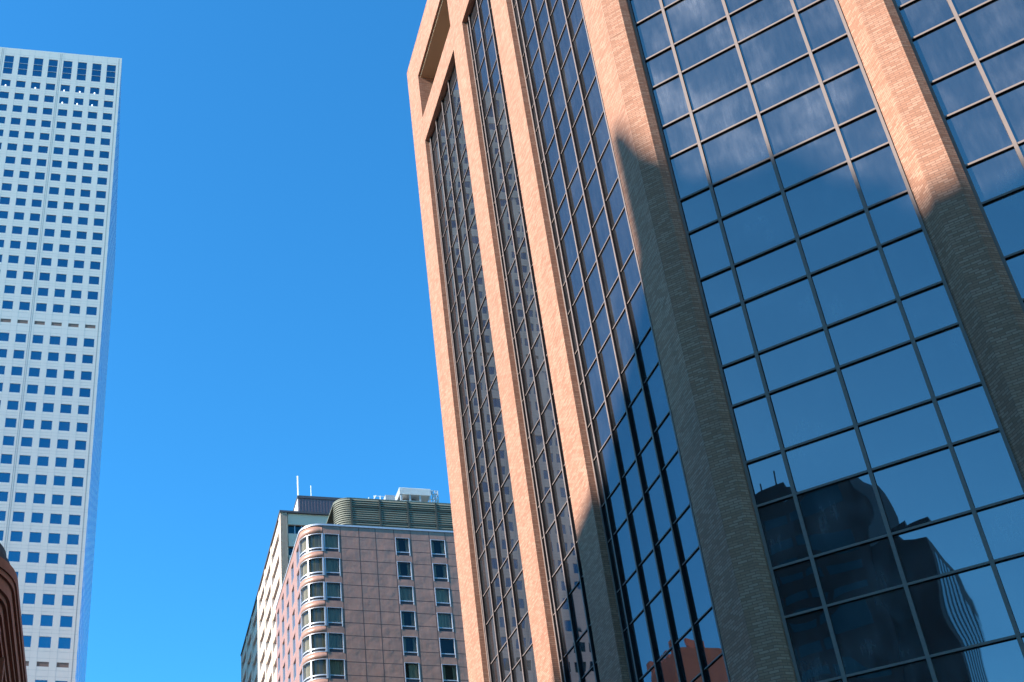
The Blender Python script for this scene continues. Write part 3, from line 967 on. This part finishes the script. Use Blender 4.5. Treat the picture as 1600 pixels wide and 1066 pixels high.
# ================================================================== the red sandstone building, lower left
kd = 48.0
rD = 3.4
FD = Frame(dR, nR, -kd+rD)
uD = -.0913*kd; zD = .5151*kd
def outline(off, back=60.0, left=34.0, n=12):
    """outline seen from above: front wall, rounded corner, street wall"""
    pts = [xy(FD, uD-left, off)]
    for i in range(n+1):
        t = R(90 - 90*i/n)
        pts.append(xy(FD, uD-rD+(rD+off)*math.cos(t), -rD+(rD+off)*math.sin(t)))
    pts.append(xy(FD, uD+off, -back)); pts.append(xy(FD, uD-left, -back))
    return pts
db = FD.p(uD-15, -25, 0)
rb = thing('sandstone_building', 'dark red sandstone building with a rounded corner and heavy cornice, bottom left corner', 'building', (db.x, db.y, 0))
o_ = -.85
m = MB(); m.prism(outline(o_-.0)[::-1], ZG, zD-2.2); m.build('wall', M['sandstone'], rb)
m = MB()
for z0, z1, of in ((zD-2.2, zD-1.9, -.62), (zD-1.9, zD-1.5, -.5), (zD-1.5, zD-1.25, -.34), (zD-1.25, zD-.7, -.2), (zD-.7, zD-.45, -.08), (zD-.45, zD, 0.0)):
    m.prism(outline(of)[::-1], z0+.002, z1)
m.build('cornice', M['sandstone'], rb)
m = MB()
for z in (zD-5.2, zD-9.0, zD-12.5):
    m.prism(outline(o_+.22)[::-1], z-.18, z+.18)
m.build('string_course', M['sandstone'], rb)
# black attic above, set back
m = MB(); m.prism(outline(-.35)[::-1], zD+.002, zD+.55); m.prism(outline(-.6)[::-1], zD+.55, zD+1.15); m.build('attic_roof', M['slate'], rb)
# pilasters and arched windows along the street wall
FDs = Frame(-nR, dR, uD+o_, kd-rD)
for i in range(9):
    c = rD + 1.6 + i*3.3
    m = MB(); m.box(FDs, c-1.6, c-1.15, -.1, .32, ZG, zD-2.25); m.build('pilaster', M['sandstone'], rb)
    for zt, h in ((zD-5.8, 2.2), (zD-9.6, 2.1), (zD-2.6, 1.7)):
        g = MB()
        pts = [(c-.8, zt-h), (c+.9, zt-h)] + [(c+.05+.85*math.cos(R(a)), zt-.85+.85*math.sin(R(a))) for a in range(0, 181, 20)]
        g.face([FDs.p(u, .006, z) for u, z in pts], pts)
        w = g.build('window', M['slate'], rb)
        g = MB()
        for a in range(0, 180, 20):
            p0 = (c+.05+.85*math.cos(R(a)), zt-.85+.85*math.sin(R(a))); p1 = (c+.05+.85*math.cos(R(a+20)), zt-.85+.85*math.sin(R(a+20)))
            g.tube(FDs.p(p0[0], .05, p0[1]), FDs.p(p1[0], .05, p1[1]), .14, 5)
        g.build('arch_moulding', M['sandstone'], w)

# ================================================================== buildings the mirror glass shows, and the one that shades it
def face_bands(t, fr, u0, u1, dep, z1, fl, mat_w, mat_g, nm, wh_=1.5):
    m = MB(); m.box(fr, u0, u1, -dep, 0, ZG, z1); m.build(nm, mat_w, t)
    z = z1-2.6
    while z > 6:
        u = u0+1.2
        g = MB()
        while u < u1-2:
            g.box(fr, u, min(u+4.4, u1-.8), -.05, .03, z-wh_, z); u += 5.2
        g.build('window_band', mat_g, t)
        z -= fl
# dark stepped tower
P1 = Vector((-54.7, -36.5))
FT = Frame(dB, -nB, 0)
uT = P1.dot(Vector((dB.x, dB.y))); dT = P1.dot(Vector((-nB.x, -nB.y)))
FT = Frame(dB, -nB, dT, uT)
tb = FT.p(15, -12, 0)
dt = thing('dark_tower', 'almost black stepped tower seen as a wavy reflection in the lower right glass', 'building', (tb.x, tb.y, 0))
face_bands(dt, FT, 0, 34, 24, 75.6, 3.7, M['darkclad'], M['darkglass'], 'wall')
m = MB(); m.box(FT, -3.0, 0, -22, -.6, ZG, 67.6); m.build('step', M['darkclad'], dt)
m = MB(); m.box(FT, -6.0, -3.0, -22, .4, ZG, 66.0); m.build('step', M['darkclad'], dt)
m = MB(); m.box(FT, 7, 22, -20, -3, 75.62, 78.4); m.build('plant_room', M['darkclad'], dt)
m = MB()
for i in range(7):
    d = -1.6-i*3
    m.box(FT, -6.06, -6.0, d-1.6, d, 8, 64)
m.build('side_glazing', M['darkglass'], dt)
for (u, h) in ((9, 3.2), (12, 1.9), (18, 4.0)):
    m = MB(); m.tube(FT.p(u, -4, 78.42), FT.p(u, -4, 78.4+h), .18); m.build('antenna', M['darkclad'], dt)
# orange stone church tower
cxy = Vector((-41.0, 121.7))
FO = Frame(dA, -nA, 0)
FO = Frame(dA, -nA, cxy.dot(Vector((-nA.x, -nA.y))), cxy.dot(Vector((dA.x, dA.y))))
ob = FO.p(4, -4, 0)
ch = thing('battlemented_tower', 'orange stone tower with battlements reflected low in the long glass face', 'tower', (ob.x, ob.y, 0))
m = MB(); m.box(FO, 0, 8.5, -8.5, 0, ZG, 60.0); m.build('wall', M['orange_stone'], ch)
m = MB()
for u in (1.9, 4.2, 6.5): m.box(FO, u-.4, u+.4, -.05, .06, 42, 55); m.box(FO, u-.4, u+.4, -.05, .06, 20, 36)
m.build('window', M['slate'], ch)
for u in (0.6, 2.9, 4.2, 5.6, 7.9):
    for d in (-.55, -7.95):
        h = 61.3 if u in (.6, 7.9) else 60.7
        w_ = .6 if u in (.6, 7.9) else .45
        m = MB(); m.box(FO, u-w_, u+w_, d-.5, d+.5, 60.01, h); m.build('battlement', M['orange_stone'], ch)
m = MB(); m.box(FO, 3.9, 4.3, -4.4, -4.0, 60.01, 62.8); m.build('finial', M['orange_stone'], ch)

# tall block across the street whose shadow lies over the lower glass
sa = R(SUN_AZ); se = R(SUN_EL)
sh = Vector((math.sin(sa), math.cos(sa), 0)); hv = Vector((math.cos(sa), -math.sin(sa), 0))
if hv.y < 0: hv = -hv
A0 = 80.0
FO2 = Frame(hv, -sh, -A0)
def zv(v): return (v + A0*math.sin(se))/math.cos(se)
skyline = [(-8, 95.0), (12, 95.0), (12.1, 41.0), (21, 40.7), (22.5, 39.6), (23.0, 39.6), (23.4, 41.0), (24.3, 40.9), (25.0, 41.9), (25.8, 42.7), (26.6, 41.9), (27.9, 41.9), (28.7, 42.6), (29.6, 44.3), (30.3, 45.0), (30.75, 45.0), (30.8, 39.4), (34.2, 37.4), (38.3, 35.2), (42.7, 34.4), (44.5, 31.8), (46.5, 29.0), (53, 23.0)]  # tall first stretch added to block sky light; the rest follows the cast shadow
sbp = FO2.p(20, -8, 0)
sb = thing('shading_tower', 'unseen tall block across the street on the sunny side, roof shaped by its shadow, tall end added to block sky light', 'building', (sbp.x, sbp.y, 0))
m = MB()
for i in range(len(skyline)-1):
    (h0, v0), (h1, v1) = skyline[i], skyline[i+1]
    z0, z1 = zv(v0), zv(v1)
    pts = []
    f = [(h0, 0, ZG), (h1, 0, ZG), (h1, 0, z1), (h0, 0, z0)]
    b = [(h0, -16, ZG), (h1, -16, ZG), (h1, -16, z1), (h0, -16, z0)]
    F_ = [FO2.p(*p) for p in f]; B_ = [FO2.p(*p) for p in b]
    m.face(F_, [(p[0], p[2]) for p in f]); m.face(B_[::-1], [(p[0], p[2]) for p in b[::-1]])
    m.face([F_[3], F_[2], B_[2], B_[3]], [(h0, 0), (h1, 0), (h1, 16), (h0, 16)])
m.face([FO2.p(-8, -16, ZG), FO2.p(-8, 0, ZG), FO2.p(-8, 0, zv(95)), FO2.p(-8, -16, zv(95))], [(0, 0), (16, 0), (16, 99), (0, 99)])
m.face([FO2.p(53, 0, ZG), FO2.p(53, -16, ZG), FO2.p(53, -16, zv(23)), FO2.p(53, 0, zv(23))], [(0, 0), (16, 0), (16, 99), (0, 99)])
m.build('wall', M['concrete'], sb)

# unseen blocks added to cut the sky light on the shaded brick
FX = Frame(hd(-170 + 90), hd(10), -46)
bx = FX.p(0, -12, 0)
t = thing('sky_blocker_rear', 'plain brown block added behind the viewer to block sky light, out of view', 'building', (bx.x, bx.y, 0))
face_bands(t, FX, -66, 5, 22, 150, 3.8, M['brownclad'], M['darkglass'], 'wall')
FY = Frame(hv, -sh, -A0)
bx = FY.p(84, -10, 0)
t = thing('sky_blocker_left', 'tall brown block added to the left of the viewer to block sky light, out of view', 'building', (bx.x, bx.y, 0))
face_bands(t, FY, 66, 102, 22, 150, 3.8, M['brownclad'], M['darkglass'], 'wall')

# ================================================================== ground
m = MB(); m.face([Vector((-2500, -2500, 0)), Vector((2500, -2500, 0)), Vector((2500, 2500, 0)), Vector((-2500, 2500, 0))], [(-2500, -2500), (2500, -2500), (2500, 2500), (-2500, 2500)])
m.build('ground', M['concrete'], None, kind='structure')
m = MB()
FG = Frame(dA, nA, 0)
m.face([FG.p(-200, 13.0, ZG+.004), FG.p(400, 13.0, ZG+.004), FG.p(400, -9.0, ZG+.004), FG.p(-200, -9.0, ZG+.004)][::-1], [(-200, 13), (400, 13), (400, -9), (-200, -9)])
m.build('road', M['asphalt'], None, kind='structure')

for o in bpy.data.objects:
    if '_w' in o: del o['_w']
